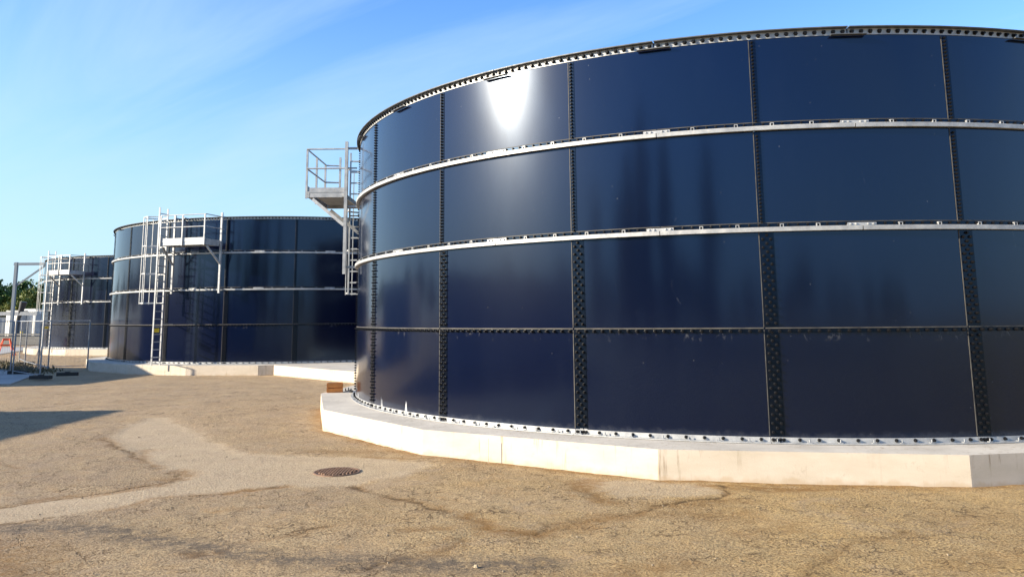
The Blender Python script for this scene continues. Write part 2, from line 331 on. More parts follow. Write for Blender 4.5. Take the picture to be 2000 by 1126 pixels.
c = m.mix(m.math('MULTIPLY', m.rng(stone, .08, .30, 1, 0), .28), c, (.68, .60, .42))
c = m.mix(m.math('MULTIPLY', m.rng(m.noise(3.2, 7, .75, None, .8), .54, .70), .62), c, (.42, .26, .11))
c = m.mix(m.math('MULTIPLY', m.rng(m.noise(.9, 7, .72, None, 1.0), .54, .70), .55), c, (.42, .32, .22))
# fine crazing: a web of hairline cracks that comes and goes
wv = m.n('ShaderNodeTexVoronoi', feature='DISTANCE_TO_EDGE'); wv.inputs['Scale'].default_value = 3.4
wm_ = m.n('ShaderNodeVectorMath', operation='ADD'); nn_ = m.n('ShaderNodeTexNoise'); nn_.inputs['Scale'].default_value = 5; nn_.inputs['Detail'].default_value = 6; m.l(m.tc.outputs['Object'], nn_.inputs['Vector'])
sc_ = m.n('ShaderNodeVectorMath', operation='SCALE'); sc_.inputs['Scale'].default_value = .45; m.l(nn_.outputs['Color'], sc_.inputs[0]); m.l(m.tc.outputs['Object'], wm_.inputs[0]); m.l(sc_.outputs[0], wm_.inputs[1]); m.l(wm_.outputs[0], wv.inputs['Vector'])
web = m.math('MULTIPLY', m.rng(wv.outputs['Distance'], .006, .03, 1, 0), m.rng(m.noise(1.4, 3), .46, .58))
c = m.mix(m.math('MULTIPLY', web, .9), c, (.13, .085, .045))
smooth = m.mix(m.rng(m.noise(3.5, 6, .65), .3, .7), (.55, .44, .29), (.43, .34, .23))
smooth = m.mix(m.rng(grit, .40, .52, .75, 0), smooth, (.20, .14, .08))
pm = m.math('MULTIPLY', m.rng(m.math('ADD', pa, m.rng(m.noise(6, 6, .7), .3, .7, -.38, .38)), .30, .78), .66)
c = m.mix(pm, c, smooth)
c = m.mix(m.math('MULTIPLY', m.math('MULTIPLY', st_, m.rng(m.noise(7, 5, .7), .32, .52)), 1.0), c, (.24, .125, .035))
c = m.mix(m.math('MULTIPLY', m.math('MULTIPLY', ty, m.rng(m.noise(7, 7, .8), .40, .56)), .85), c, (.13, .105, .08))
c = m.mix(m.math('MULTIPLY', cr_, m.rng(m.noise(10, 4, .7), .40, .50)), c, (.085, .05, .02))
m.color(c)
hh = m.math('ADD', m.math('MULTIPLY', grit, 1.0), m.math('MULTIPLY', m.rng(stone, 0, .5, 1, 0), .28)); hh = m.math('ADD', hh, m.math('MULTIPLY', m.noise(90, 3, .7), .3))
hh = m.math('ADD', hh, m.math('MULTIPLY', grit2, .9)); hh = m.math('SUBTRACT', hh, m.math('MULTIPLY', web, .5))
hh = m.math('MULTIPLY', hh, m.rng(pa, 0, 1, 1, .35))
m.bump(hh, .034, 1.0)
M_GROUND = m.m; me.materials.append(M_GROUND)
go = link(bpy.data.objects.new('ground', me)); tag(go, kind='structure')

# paler concrete roadway beyond the fence
m = Mat('pale_yard_concrete', (.42, .40, .37), .9); m.color(m.mix(m.rng(m.noise(.5, 5, .6), .3, .7), (.40, .38, .35), (.28, .27, .26))); m.bump(m.noise(20, 4), .01, .4); M_ROAD = m.m
q = MB().prism(sc([(-70, 47.5), (-30.2, 47.8), (-35.5, 62), (-70, 64)]), -.2, .03); tag(q.build('road', M_ROAD), kind='structure')
q = MB().prism(sc([(-30, 25.6), (-15.6, 25.6), (-17.2, 29.6), (-20.5, 33.0), (-30, 33)]), -.2, .035); tag(q.build('pavement', M_ROAD), kind='structure')

# ---------------------------------------------------------------- tanks
R = 8.7074; DA = .3064; A0 = -2.6954; ZB = .370
HB, HS, H2, H1, HT = 0.0, 1.470, 2.8095, 4.218, 5.609        # course levels above the tank foot
VIS = list(range(-2, 6))                                     # columns of sheets that a camera near the photograph's can see
def sheet(mb, a0, a1, z0, z1, n=14):
    g = .0015/R; mb.arc(a0+g, a1-g, [(R-.008, z0+.001), (R, z0+.001), (R, z1-.001), (R-.008, z1-.001)], n)
def make_tank():
    root = empty('storage_tank', (0, 0, 0))
    lev = [HB, HS, H2, H1, HT]
    for k in VIS:
        for z0, z1 in zip(lev[:-1], lev[1:]):
            mb = MB(); sheet(mb, A0+k*DA, A0+(k+1)*DA, z0, z1); mb.build('panel', M_PANEL, root)
    mb = MB(); rest = [A0+k*DA for k in range(6, 19)]+[A0-2*DA+2*math.pi]
    for a, b_ in zip(rest[:-1], rest[1:]):
        for z0, z1 in zip(lev[:-1], lev[1:]): sheet(mb, a, b_, z0, z1, 8)
    o = mb.build('panel', M_PANEL, root); o['kind'] = 'stuff'; o['label'] = 'navy panels on the far side of the tank'
    # vertical seams: bolted lap, sealant bead and bolt caps
    for k in list(range(-2, 7))+[8, 10, 12, 14, 16]:
        a = A0+k*DA
        for z0, z1, w_ in ((HB+.085, HS-.005, .185), (HS+.03, H2-.04, .185), (H2+.06, H1-.04, .085), (H1+.06, HT-.11, .085)):
            mb = MB(); mb.arc(a-.004/R, a+w_/R, [(R+.0005, z0), (R+.006, z0), (R+.006, z1), (R+.0005, z1)], 3)
            sb = MB(); sb.arc(a-.0145/R, a-.0045/R, [(R+.0005, z0), (R+.009, z0), (R+.009, z1), (R+.0005, z1)], 1); z = z0+.05
            if w_ > .1:
                while z < z1-.03:
                    for off, dz in ((.040, 0), (.145, 0), (.093, .055)):
                        if z+dz < z1-.02: mb.bolt(a+(off+random.uniform(-.003, .003))/R, R+.006, z+dz, m=1)
                    z += .113
            else:
                while z < z1-.02:
                    mb.bolt(a+.035/R, R+.006, z, .015, .034, m=1); z += .052
            o = mb.build('lap_seam', [M_LAP, M_CAP], root); sb.build('sealant_bead', M_SEAL, o)
    # horizontal lap between the two lowest courses
    for k in VIS:
        a, b_ = A0+k*DA, A0+(k+1)*DA; g = .012/R
        mb = MB(); mb.arc(a+g, b_-g, [(R+.0005, HS-.045), (R+.005, HS-.045), (R+.005, HS+.008), (R+.0005, HS+.008)], 10); sb = MB(); sb.arc(a+g, b_-g, [(R+.0005, HS+.0085), (R+.011, HS+.0085), (R+.011, HS+.024), (R+.0005, HS+.024)], 10); n = 21
        for i in range(n): mb.bolt(a+(i+.5)*(b_-a)/n, R+.005, HS-.022+random.uniform(-.002, .002), .020, .046, m=1)
        o = mb.build('horizontal_seam', [M_LAP, M_CAP], root); sb.build('sealant_bead', M_SEAL, o)
    # stiffening rings at the two upper joints: rolled angle in lengths, splice plates, clips and a bolt row
    for zc in (H2, H1):
        for k in list(range(-2, 6))+[99]:
            if k == 99: a, b_ = A0+6.5*DA, A0-1.5*DA+2*math.pi; n = 60
            else: a, b_ = A0+(k-.5+(.0 if k > -2 else 1))*DA, A0+(k+.5)*DA; n = 14
            if k == -2: a, b_ = A0-1.5*DA, A0-1.5*DA+.001; continue
            g = .006/R
            mb = MB(); prof = [(R+.006, zc-.030), (R+.062, zc-.034), (R+.072, zc-.030), (R+.074, zc+.026), (R+.066, zc+.030), (R+.006, zc+.030)]
            mb.arc(a+g, b_-g, prof, n)
            mb.arc(a+g, b_-g, [(R+.0005, zc+.0305), (R+.008, zc+.0305), (R+.008, zc+.085), (R+.0005, zc+.085)], n, m=1)
            cnt = 0 if k == 99 else 21
            for i in range(cnt): mb.bolt(a+(i+.5)*(b_-a)/cnt, R+.008, zc+.062, .014, .03, m=2)
            o = mb.build('stiffener_ring', [M_GALV, M_LAP, M_CAP], root)
            if k == 99: continue
            mb = MB(); mb.arc(a+g, b_-g, [(R+.0005, zc+.0855), (R+.011, zc+.0855), (R+.011, zc+.096), (R+.0005, zc+.096)], n); mb.build('sealant_bead', M_SEAL, o)
            for s_ in (.2, .4, .6, .8):
                mb = MB(); am = a+s_*(b_-a)+random.uniform(-.004, .004)
                for off in (-.020, .020): mb.arc(am+(off-.004)/R, am+(off+.004)/R, [(R+.009, zc+.031), (R+.045, zc+.031), (R+.045, zc+.072), (R+.009, zc+.072)], 1)
                mb.arc(am-.0155/R, am+.0155/R, [(R+.009, zc+.064), (R+.045, zc+.064), (R+.045, zc+.072), (R+.009, zc+.072)], 1)
                mb.build('clip', M_GALV, o)
            mb = MB(); mb.arc(b_-.19/R, b_+.19/R, [(R+.009, zc+.031), (R+.040, zc+.031), (R+.040, zc+.070), (R+.009, zc+.070)], 4)
            for off in (-.15, -.08, .08, .15): mb.bolt(b_+off/R, R+.04, zc+.05, .012, .02)
            mb.build('splice_plate', M_GALV, o)
    # rim angle
    for k in list(range(-1, 6))+[99]:
        if k == 99: a, b_ = A0+5.5*DA, A0-1.5*DA+2*math.pi; n = 60
        else: a, b_ = A0+(k-.5)*DA, A0+(k+.5)*DA; n = 14
        g = .010/R
        mb = MB(); mb.arc(a+g, b_-g, [(R+.0005, HT-.095), (R+.010, HT-.095), (R+.010, HT-.006), (R+.0005, HT-.006)], n); mb.arc(a+g, b_-g, [(R-.008, HT+.001), (R+.085, HT+.001), (R+.085, HT+.010), (R-.008, HT+.010)], n, m=1)
        mb.arc(a+g, b_-g, [(R+.0005, HT-.005), (R+.085, HT-.005), (R+.085, HT-.0005), (R+.0005, HT-.0005)], n, m=1)
        cnt = 0 if k == 99 else 21
        for i in range(cnt): mb.bolt(a+(i+.5)*(b_-a)/cnt, R+.010, HT-.05, .024, .045, m=2)
        o = mb.build('rim_angle', [M_GALV, M_STEELD, M_CAP], root)
        if k == 99: continue
        mb = MB(); mb.arc(b_-.24/R, b_+.24/R, [(R+.02, HT-.112), (R+.095, HT-.112), (R+.095, HT-.100), (R+.02, HT-.100)], 4); mb.build('splice_plate', M_STEELD, o)
    # foot angle with anchor bolts
    for k in list(range(-1, 6))+[99]:
        if k == 99: a, b_ = A0+6*DA, A0-1*DA+2*math.pi; n = 60
        else: a, b_ = A0+k*DA, A0+(k+1)*DA; n = 14
        g = .004/R
        mb = MB(); mb.arc(a+g, b_-g, [(R+.0005, .004), (R+.012, .004), (R+.012, .072), (R+.0005, .072)], n); mb.arc(a+g, b_-g, [(R+.0125, .001), (R+.10, .001), (R+.10, .013), (R+.0125, .013)], n)
        if k != 99:
            for i in range(11): mb.bolt(a+(i+.5)*(b_-a)/11, R+.012, .043, .018, .036, m=1)
            for off in (.03, .075, .12, .165): mb.bolt(a+off/R, R+.012, .041, .018, .036, m=1)
        o = mb.build('foot_angle', [M_GALV, M_CAP], root)
        if k == 99: continue
        for i in range(7):
            mb = MB(); am = a+(i+.3+random.uniform(-.1, .1))*(b_-a)/7
            mb.box(((R+.065)*math.cos(am), (R+.065)*math.sin(am), .019), (.05, .05, .010), rz=am)
            mb.tube([((R+.065)*math.cos(am), (R+.065)*math.sin(am), .02), ((R+.065)*math.cos(am), (R+.065)*math.sin(am), .06)], .009, 6)
            mb.build('anchor_bolt', M_GALVD, o)
    return root
T = [(5.1945, 19.4607, 0), (-9.8577, 39.6691, rad(4.43)), (-23.248, 57.675, rad(3.4))]
tlab = ['largest dark navy bolted steel tank nearest the camera, with sun glare on its top course',
        'dark navy steel tank in the middle, with a caged ladder on its left flank',
        'small-looking farthest navy bolted steel tank at the left, half hidden behind the middle tank']
tank0 = make_tank()
for i, (x, y, rz) in enumerate(T):
    o = tank0 if i == 0 else copy_tree(tank0)
    o.location = (x, y, ZB); o.rotation_euler = (0, 0, rz)
    tag(o, tlab[i], 'storage tank', 'bolted storage tanks in a row')

m = Mat('cement_splash', (.34, .35, .36), .8); M_SPL = m.m
rs0 = random.Random(3)
for ad, hh_ in ((-150.3, .16), (-143.7, .20), (-163.0, .11), (-118.5, .08)):
    mb = MB(); a = rad(ad)
    for i in range(7):
        a1 = a+rs0.uniform(-.030, .030)/R*1.6; w_ = rs0.uniform(.008, .018)/R; t = rs0.uniform(.45, 1)*hh_; ln = rs0.uniform(-.05, .02)/R
        vs = []
        for rr in (R+.0004, R+.0025):
            for an, z_ in ((a1-w_, .074), (a1+w_, .074), (a1+w_*.6+ln*.5, .074+t*.5), (a1+ln, .074+t), (a1-w_*.5+ln*.5, .074+t*.5)): vs.append((rr*math.cos(an), rr*math.sin(an), z_))
        mb.add(vs, [(5, 6, 7, 8, 9), (4, 3, 2, 1, 0)]+[(k, (k+1) % 5, 5+(k+1) % 5, 5+k) for k in range(5)])
    o = mb.build('cement_splash', M_SPL, tank0)
# ---------------------------------------------------------------- concrete slabs under the tanks
def slab(x, y, angs, label, r=9.6, joints=(), k=1.0):
    root = empty('concrete_plinth', (x, y, 0)); tag(root, label, 'plinth', 'faceted concrete tank bases')
    poly = [((rr or r)*math.cos(rad(a)), (rr or r)*math.sin(rad(a))) for a, rr in [(q if isinstance(q, tuple) else (q, None)) for q in angs]]
    poly = [((x+px)*k-x, (y+py)*k-y) for px, py in poly]
    mb = MB(); mb.prism(poly, -.15, .365, 0, 1)
    o = mb.build('slab', [M_CONC, M_CONCTOP], root)
    bv = o.modifiers.new('edge', 'BEVEL'); bv.width = .008; bv.segments = 1; bv.limit_method = 'ANGLE'; bv.angle_limit = rad(10)
    for (jx, jy, nx_, ny_, w_) in joints:
        jx, jy = jx*k, jy*k
        mb = MB(); t = (-ny_, nx_); mb.box((jx-x+nx_*.000, jy-y+ny_*.000, .175), (.008, w_, .33), rz=math.atan2(ny_, nx_)); mb.build('joint_filler', M_CONCTOP, root)
    return root
slab(*T[0][:2], [(-170, 9.45), (-150.7, 9.78), (-130.9, 9.89), (-110, 10.0), (-89.9, 9.98)]+[(-70+20*k, 10.0) for k in range(11)]+[(150, 9.3), (172.5, 8.97)], 'pale faceted concrete base under the nearest tank, running along the right foreground', joints=[(-.31, 11.21, math.cos(rad(-120)), math.sin(rad(-120)), .007)], k=K)
A2 = [-160, -140, -120, -103, -86.5]+[-68+20*k for k in range(12)]+[176]
slab(*T[1][:2], A2, 'low concrete base under the middle tank, its left faces in shadow')
slab(*T[2][:2], [-170+20*k for k in range(18)], 'low cream concrete base under the farthest tank')
mb = MB(); mb.prism(sc([(-8.72, 29.95), (-8.46, 29.05), (-3.7, 23.9), (-2.2, 24.5), (-1.5, 28), (-4, 33), (-7.5, 33)]), -.15, .360, 0, 1)
o = mb.build('concrete_apron', [M_CONC, M_CONCTOP]); tag(o, 'white concrete apron joining the middle tank base to the nearest one', 'concrete apron')

# ---------------------------------------------------------------- access platforms with caged ladder
def make_platform(short=False):
    dr = -.50 if short else 0
    """local x = outward from tank, y = along the wall, z above slab; x=0 is 9.4 m from the tank axis"""
    root = empty('access_platform', (0, 0, 0)); X = lambda r_: r_-9.4
    XL = lambda r_: r_-9.4+dr
    wall, out = X(8.98), X(9.86)
    # wall posts with arms to the tank rings
    for sy in (-1, 1):
        mb = MB(); mb.box((wall, sy*1.04, (2.60+5.68)/2), (.07, .07, 3.08)); o = mb.build('wall_post', M_GALV, root)
        mb = MB()
        for z in (2.76, 4.16, 5.53): mb.box((X(8.80), sy*1.04-.045*sy, z), (.30, .05, .05))
        mb.build('bracket_arm', M_GALVD, o)
        mb = MB(); mb.bar((wall+.03, sy*1.04, 3.72), (out-.10, sy*.96, 4.34), .05, .07); mb.build('brace', M_GALV, root)
    # deck frame
    mb = MB(); zt, zb = 4.52, 4.38
    mb.box((out, 0, (zt+zb)/2), (.05, 1.98, zt-zb)); mb.box((wall+.07, 0, (zt+zb)/2-.01), (.05, 1.98, .10))
    for sy in (-1, 1): mb.box(((wall+out)/2+.03, sy*.965, (zt+zb)/2), (out-wall-.13, .05, zt-zb))
    mb.build('deck_frame', M_GALV, root)
    mb = MB(); n = 8
    for i in range(n):
        y = -.82+1.64*i/(n-1); mb.box(((wall+out)/2+.02, y, zt-.012), (out-wall-.16, .225, .020)); mb.box(((wall+out)/2+.02, y, zt-.046), (out-wall-.16, .19, .045))
    mb.build('deck_planks', M_GALVD, root)
    mb = MB(); mb.box((out+.03, 0, zt+.055), (.006, 1.98, .15))
    mb.box(((wall+out)/2, .995, zt+.03), (out-wall-.05, .006, .11))
    mb.build('toe_board', M_GALV, root)
    for y in (-.95, 0, .95):
        mb = MB(); mb.box((out+.055, y, (4.36+5.52)/2), (.045, .045, 1.16)); mb.build('rail_post', M_GALV, root)
    for z in (5.06, 5.52):
        mb = MB(); mb.tube([(out+.055, -.95, z), (out+.055, .98, z)], .019); mb.tube([(out+.055, .985, z), (X(8.74), 1.0, z)], .019)
        if z > 5.3: mb.tube([(X(8.74), -.55, z), (X(9.1), -.55, z)], .019)
        mb.build('guard_rail', M_GALV, root)
    # ladder at the left end, climbed from the side
    ly = -1.12; zl = 2.2 if short else -.07
    mb = MB()
    for r_ in (9.33, 9.80): mb.box((XL(r_), ly, (5.86+zl)/2), (.035, .055, 5.86-zl))
    o = mb.build('ladder', M_GALV, root)
    for i in range(20):
        z = .22+i*.285
        if z < zl: continue
        mb = MB(); mb.box((XL(9.565), ly, z), (.435, .035, .035)); mb.build('rung', M_GALV, o)
    if not short:
        mb = MB(); mb.box((XL(9.565), ly-.04, 1.22), (.30, .01, .15)); mb.build('warning_plate', M_YEL, o)
    for z in (2.75, 4.16) if short else (1.45, 2.75, 4.16):
        mb = MB(); mb.bar((XL(9.31), ly+.0, z), (X(8.72), ly+.0, z), .04, .03); mb.build('ladder_stay', M_GALVD, o)
    # cage
    cz = (2.24, 3.34, 4.39, 5.50)
    def hoop(t): return (XL(9.565)+.37*math.cos(t), ly-.40+.36*math.sin(t))
    o = None
    for z in cz[::-1]:
        cage = MB(); pts = [(XL(9.80)+.0, ly-.03)]+[hoop(rad(t)) for t in range(0, -181, -20)]+[(XL(9.33), ly-.03)]
        for a, b_ in zip(pts[:-1], pts[1:]): cage.bar((*a, z), (*b_, z), .006, .042)
        o = cage.build('cage_hoop', M_GALV, root)
    for t in (0, -45, -90, -135, -180):
        p = hoop(rad(t)); q_ = (XL(9.565)+(p[0]-XL(9.565))*1.03, ly-.40+(p[1]-ly+.40)*1.03); mb = MB(); mb.box((*q_, (2.2+5.52)/2), (.022, .022, 3.32)); mb.build('cage_bar', M_GALV, root)
    if short:
        mb = MB(); mb.box((X(9.55), -1.02, (4.4+5.72)/2), (.05, .05, 1.32)); mb.build('rail_post', M_GALV, root)
        for z in (5.06, 5.50):
            mb = MB(); mb.tube([(out+.055, -.95, z), (X(9.55), -1.02, z)], .019); mb.build('guard_rail', M_GALV, root)
    return root
plab = ['galvanised landing with guard rails and braces jutting left from the nearest tank against the sky',
        'galvanised landing on the middle tank, above a full-height caged ladder with a yellow plate',
        'small distant galvanised landing with caged ladder on the farthest tank']
pang = [180.3, -104.3, -114.0]
p0 = make_platform(); p1 = make_platform(True)
for i in range(3):
    o = (p1, p0)[i] if i < 2 else copy_tree(p0); a = rad(pang[i])
    o.location = (T[i][0]+9.4*math.cos(a), T[i][1]+9.4*math.sin(a), .436); o.rotation_euler = (0, 0, a); tag(o, plab[i], 'access platform', 'ladder landings bolted to the tanks')

# ---------------------------------------------------------------- small things on and by the slabs
cr = empty('wooden_crate', (-3.875*K, 18.12*K, .366), rad(12)); cr.scale = (1.0, 1.0, 1.5); tag(cr, 'open brown wooden crate on the corner of the nearest tank base', 'crate')
for (x, y, sx_, sy_) in ((0, -.13, .34, .018), (0, .13, .34, .018)):
    mb = MB()
    for z in (.035, .105): mb.box((x, y, z), (sx_, sy_, .06))
    mb.build('side_board', M_WOOD, cr)
for x in (-.175, .175):
    mb = MB()
    for z in (.035, .105): mb.box((x, 0, z), (.016, .276, .06))
    mb.build('end_board', M_WOOD, cr)
mb = MB(); mb.box((0, 0, .004), (.33, .24, .008)); mb.build('bottom_board', M_WOOD, cr)
mb = MB()
for x in (-.155, .155):
    for y in (-.108, .108): mb.box((x, y, .068), (.022, .022, .134))
mb.build('corner_batten', M_WOOD, cr)
for i, (x, y, lab) in enumerate(((-3.62, 18.35, 'dark steel bracket lying flat on the slab beside the wooden crate'), (-3.50, 18.05, 'second dark bracket on the slab, closest to the tank wall'))):
    o = MB().box((0, 0, .02), (.16, .05, .010)).box((-.07, 0, .05), (.010, .05, .055)).box((.05, 0, .035), (.012, .05, .03)).tube([(0, 0, .02), (0, 0, .09)], .012, 6).build('steel_offcut', M_BLACK)
    o.location = (x*K, y*K, .357); o.rotation_euler = (0, 0, .5+i); tag(o, lab, 'steel offcut')

mh = empty('manhole_cover', (-2.24*K, 10.72*K, 0.002)); mh.scale = (.95, .95, 1); tag(mh, 'round rusty ribbed manhole cover in the yard surface', 'manhole cover')
mb = MB(); n = 40
for r0_, r1_, z0, z1 in ((.30, .325, .008, .008),):
    vs = []
    for i in range(n): t = 2*math.pi*i/n; vs += [(r0_*math.cos(t), r0_*math.sin(t), z0), (r1_*math.cos(t), r1_*math.sin(t), z1), (r1_*math.cos(t), r1_*math.sin(t), -.05), (r0_*math.cos(t), r0_*math.sin(t), -.05)]
    mb.add(vs, [(4*i, 4*i+1, (4*i+5) % (4*n), (4*i+4) % (4*n)) for i in range(n)]+[(4*i+1, 4*i+2, (4*i+6) % (4*n), (4*i+5) % (4*n)) for i in range(n)]+[(4*i+3, 4*i, (4*i+4) % (4*n), (4*i+7) % (4*n)) for i in range(n)])
mb.build('frame_ring', M_IRON, mh)
mb = MB(); mb.prism([(.294*math.cos(2*math.pi*i/n), .294*math.sin(2*math.pi*i/n)) for i in range(n)], -.03, -.004)
for i in range(-6, 7):
    for j in range(-6, 7):
        x, y = i*.043, j*.043
        if x*x+y*y < .27**2: mb.box((x, y, .005), (.036, .016, .022), rz=(.785 if (i+j) % 2 else -.785))
mb.build('lid', M_IRON, mh)

# ---------------------------------------------------------------- temporary fence at the left
m = Mat('fence_wire', (.22, .23, .24), .5, .3); M_WIRE = m.m
def fence_panel(a, b_, label, h_=2.06, mesh=True):
    a = (a[0]*K, a[1]*K); b_ = (b_[0]*K, b_[1]*K)
    a = Vector((*a, 0)); b_ = Vector((*b_, 0)); d = b_-a; ln = d.length; rz = math.atan2(d.y, d.x)
    root = empty('wire_fence', a, rz); tag(root, label, 'fence', 'temporary wire fence panels')
    mb = MB(); mb.tube([(0, 0, .03), (0, 0, h_)], .028, 8); mb.build('post', M_GALVD, root)
    mb = MB(); mb.tube([(ln-.06, 0, .03), (ln-.06, 0, h_)], .028, 8); mb.build('post', M_GALVD, root)
    mb = MB(); mb.tube([(0, 0, h_-.02), (ln-.06, 0, h_-.02)], .022, 6); mb.build('top_rail', M_GALVD, root)
    mb = MB(); mb.tube([(0, 0, .16), (ln-.06, 0, .16)], .016, 6); mb.build('bottom_rail', M_GALVD, root)
    if mesh:
        mb = MB(); n = int(ln/.16)
        for i in range(1, n): x = ln*i/n-.03; mb.bar((x, 0, .17), (x, 0, h_-.03), .0028)
        for z in [.35+.27*i for i in range(6)]: mb.bar((0, .005, z), (ln-.06, .005, z), .0028)
        mb.build('wire_mesh', M_WIRE, root)
    return root
fpts = [((-15.9, 27.7), (-18.3, 30.1), 'wire fence panel with its end post nearest the camera'),
        ((-18.3, 32.4), (-22.1, 37.2), 'wire fence panel standing between the ladder and the pale yard'),
        ((-22.2, 37.4), (-24.1, 40.1), 'short wire fence panel farthest back by the weeds'),
        ((-18.9, 32.75), (-17.15, 33.3), 'wire fence panel in front of the farthest tank, beside the middle tank base'),
        ((-18.5, 30.3), (-24.6, 33.4), 'wire fence panel at the very left edge of the yard')]
for a, b_, lab in fpts: fence_panel(a, b_, lab)
for i, (x, y, lab) in enumerate(((-15.75, 27.5, 'black rubber foot block under the nearest fence post'), (-18.2, 30.3, 'black rubber foot block where two fence panels meet behind the nearest post'), (-16.0, 29.6, 'black rubber block lying on the ground to the right of the nearest fence post'), (-22.1, 37.3, 'black rubber foot block farthest away among the weeds'))):
    o = MB().prism([(-.35, -.11), (.35, -.11), (.38, 0), (.35, .11), (-.35, .11), (-.38, 0)], 0, .12).box((0, 0, .135), (.16, .12, .03)).build('rubber_block', M_RUB)
    o.location = (x*K, y*K, .036 if i < 2 else .0); o.rotation_euler = (0, 0, .15*i); tag(o, lab, 'rubber block', 'rubber fence feet')

# ---------------------------------------------------------------- far left yard
m = Mat('blue_grey_paint', (.13, .16, .19), .5); M_PAINT = m.m
g = empty('steel_gantry', (-44.8, 73.0, 0)); g.scale = (1, 1, 1.05); tag(g, 'tall grey steel post with a horizontal arm and diagonal brace by the farthest tank', 'gantry')
mb = MB(); mb.box((0, 0, 3.5), (.24, .24, 7.0)); mb.build('post', M_PAINT, g)
mb = MB(); mb.box((2.6, 0, 6.85), (5.6, .2, .22)); mb.build('arm', M_PAINT, g)
mb = MB(); mb.bar((.15, 0, 5.0), (2.6, 0, 6.7), .11, .13); mb.build('brace', M_PAINT, g)
mb = MB(); mb.box((0, 0, .05), (.8, .8, .1)); mb.build('base_plate', M_PAINT, g)
def cabin(name, loc, d, rz, label, group=None, win=0, mat=None, sidemat=None, door=True):
    loc = (loc[0]*K, loc[1]*K, 0); d = (d[0], d[1], d[2]*K)
    root = empty(name, loc, rz); tag(root, label, 'container' if name == 'site_container' else 'cabin', group)
    mb = MB(); x, y, z = d; mb.box((0, 0, z/2+.1), (x, y, z))
    n = int(x/.45)
    for i in range(n):
        xx = -x/2+(i+.5)*x/n
        for sy in (-1, 1): mb.box((xx, sy*(y/2+.02), z/2+.1), (.2, .04, z-.3))
    mb.build('body', mat or M_WHITE, root)
    mb = MB(); mb.box((0, 0, z+.14), (x+.12, y+.12, .1)); mb.build('roof', sidemat or M_GREY, root)
    if door:
        mb = MB(); mb.box((x/2+.03, 0, z*.45), (.05, y*.8, z*.85)); o = mb.build('door', sidemat or M_GREY, root)
        mb = MB(); mb.tube([(x/2+.08, y*.1, .5), (x/2+.08, y*.1, z-.3)], .025, 6); mb.build('handle', M_GALVD, o)
    for i in range(win):
        xx = -x/2+(i+.7)*x/win*.9; mb = MB(); mb.box((xx, -y/2-.05, z*.6), (1.1, .06, .9)); o = mb.build('window', M_GREY, root)
        mb = MB(); mb.box((xx, -y/2-.083, z*.6), (.98, .01, .78)); mb.build('pane', M_GLASS, o)
    return root
cabin('site_container', (-60.0, 99.0, 0), (2.5, 1.5, 3.1), rad(-25), 'cream white site container left of the farthest tank', 'white containers in the far yard')
cabin('site_container', (-58.3, 99.3, 0), (2.7, 1.5, 3.3), rad(-25), 'cream white site container partly hidden behind the caged ladder', 'white containers in the far yard')
cabin('site_container', (-64.5, 101, 0), (5, 2.4, 2.3), rad(10), 'low pale grey container at the left edge of the photo', 'white containers in the far yard', mat=M_GREY)
sh = empty('loading_arm', (-57.0, 94.0, 0)); tag(sh, 'black steel column with a pale horizontal beam in the far yard', 'loading arm')
mb = MB(); mb.tube([(0, 0, .1), (0, 0, .5), (.05, 0, 2.4), (.35, 0, 3.6), (.5, 0, 4.3)], [.45, .25, .22, .32, .4], 10); mb.build('column', M_BLACK, sh)
mb = MB(); mb.box((-.3, 0, 2.95), (5.2, .5, .42)); mb.build('beam', M_GALVD, sh)
mb = MB(); mb.box((0, 0, .08), (1.3, 1.3, .16)); mb.build('base_plate', M_GREY, sh)
o = MB().bar((-60, 78, .45), (-36.0, 69.0, .42), .5, .75).bar((-60, 77.6, .95), (-36.0, 68.6, .92), .12, .14).build('pipe_bundle', M_BLACK); tag(o, 'long black pipe bundle lying across the far yard', 'pipe')
o = MB().tube([(0, 0, 0), (0, 0, 1.0)], .11, 10).tube([(0, 0, 1.0), (0, 0, 1.08)], .14, 10).build('bollard', M_YEL); o.location = (-47.8, 79.6, 0); tag(o, 'small yellow post beside the tall grey gantry post', 'bollard')
br = empty('folding_barrier', (-30.6, 49.5, .0), rad(15)); tag(br, 'orange red folding trestle barrier standing on the yard edge', 'barrier')
for s_ in (-1, 1):
    for y in (-.12, .12):
        mb = MB(); mb.bar((s_*.48, y*2.4, 0), (s_*.16, y*.3, 1.0), .045); mb.build('leg', M_ORA, br)
    mb = MB(); mb.bar((s_*.36, -.2, .38), (s_*.36, .2, .38), .03); mb.build('cross_bar', M_ORA, br)
mb = MB(); mb.box((0, 0, .97), (.42, .06, .12)); mb.box((0, -.11, .62), (.5, .02, .10)); mb.build('board', M_ORA, br)

# weeds along the fence line
wm = leafm('weed_leaf', (.05, .055, .02), (.16, .12, .05)); mb = MB()
for i in range(1300):
    t = random.random(); x = -24.5+6.6*t+random.gauss(0, .35); y = 38.6-7.4*t+random.gauss(0, .6); x *= K; y *= K; a = random.random()*6.28; h_ = random.uniform(.05, .26)*(1-.4*t)
    w_ = .03; dx_, dy_ = math.cos(a)*w_, math.sin(a)*w_; lx, ly_ = random.gauss(0, .07), random.gauss(0, .07)
    mb.add([(x-dx_, y-dy_, .0), (x+dx_, y+dy_, .0), (x+lx, y+ly_, h_)], [(0, 1, 2)])
tag(mb.build('weeds', wm), 'low green and brown weeds along the wire fence', 'weeds', kind='stuff')
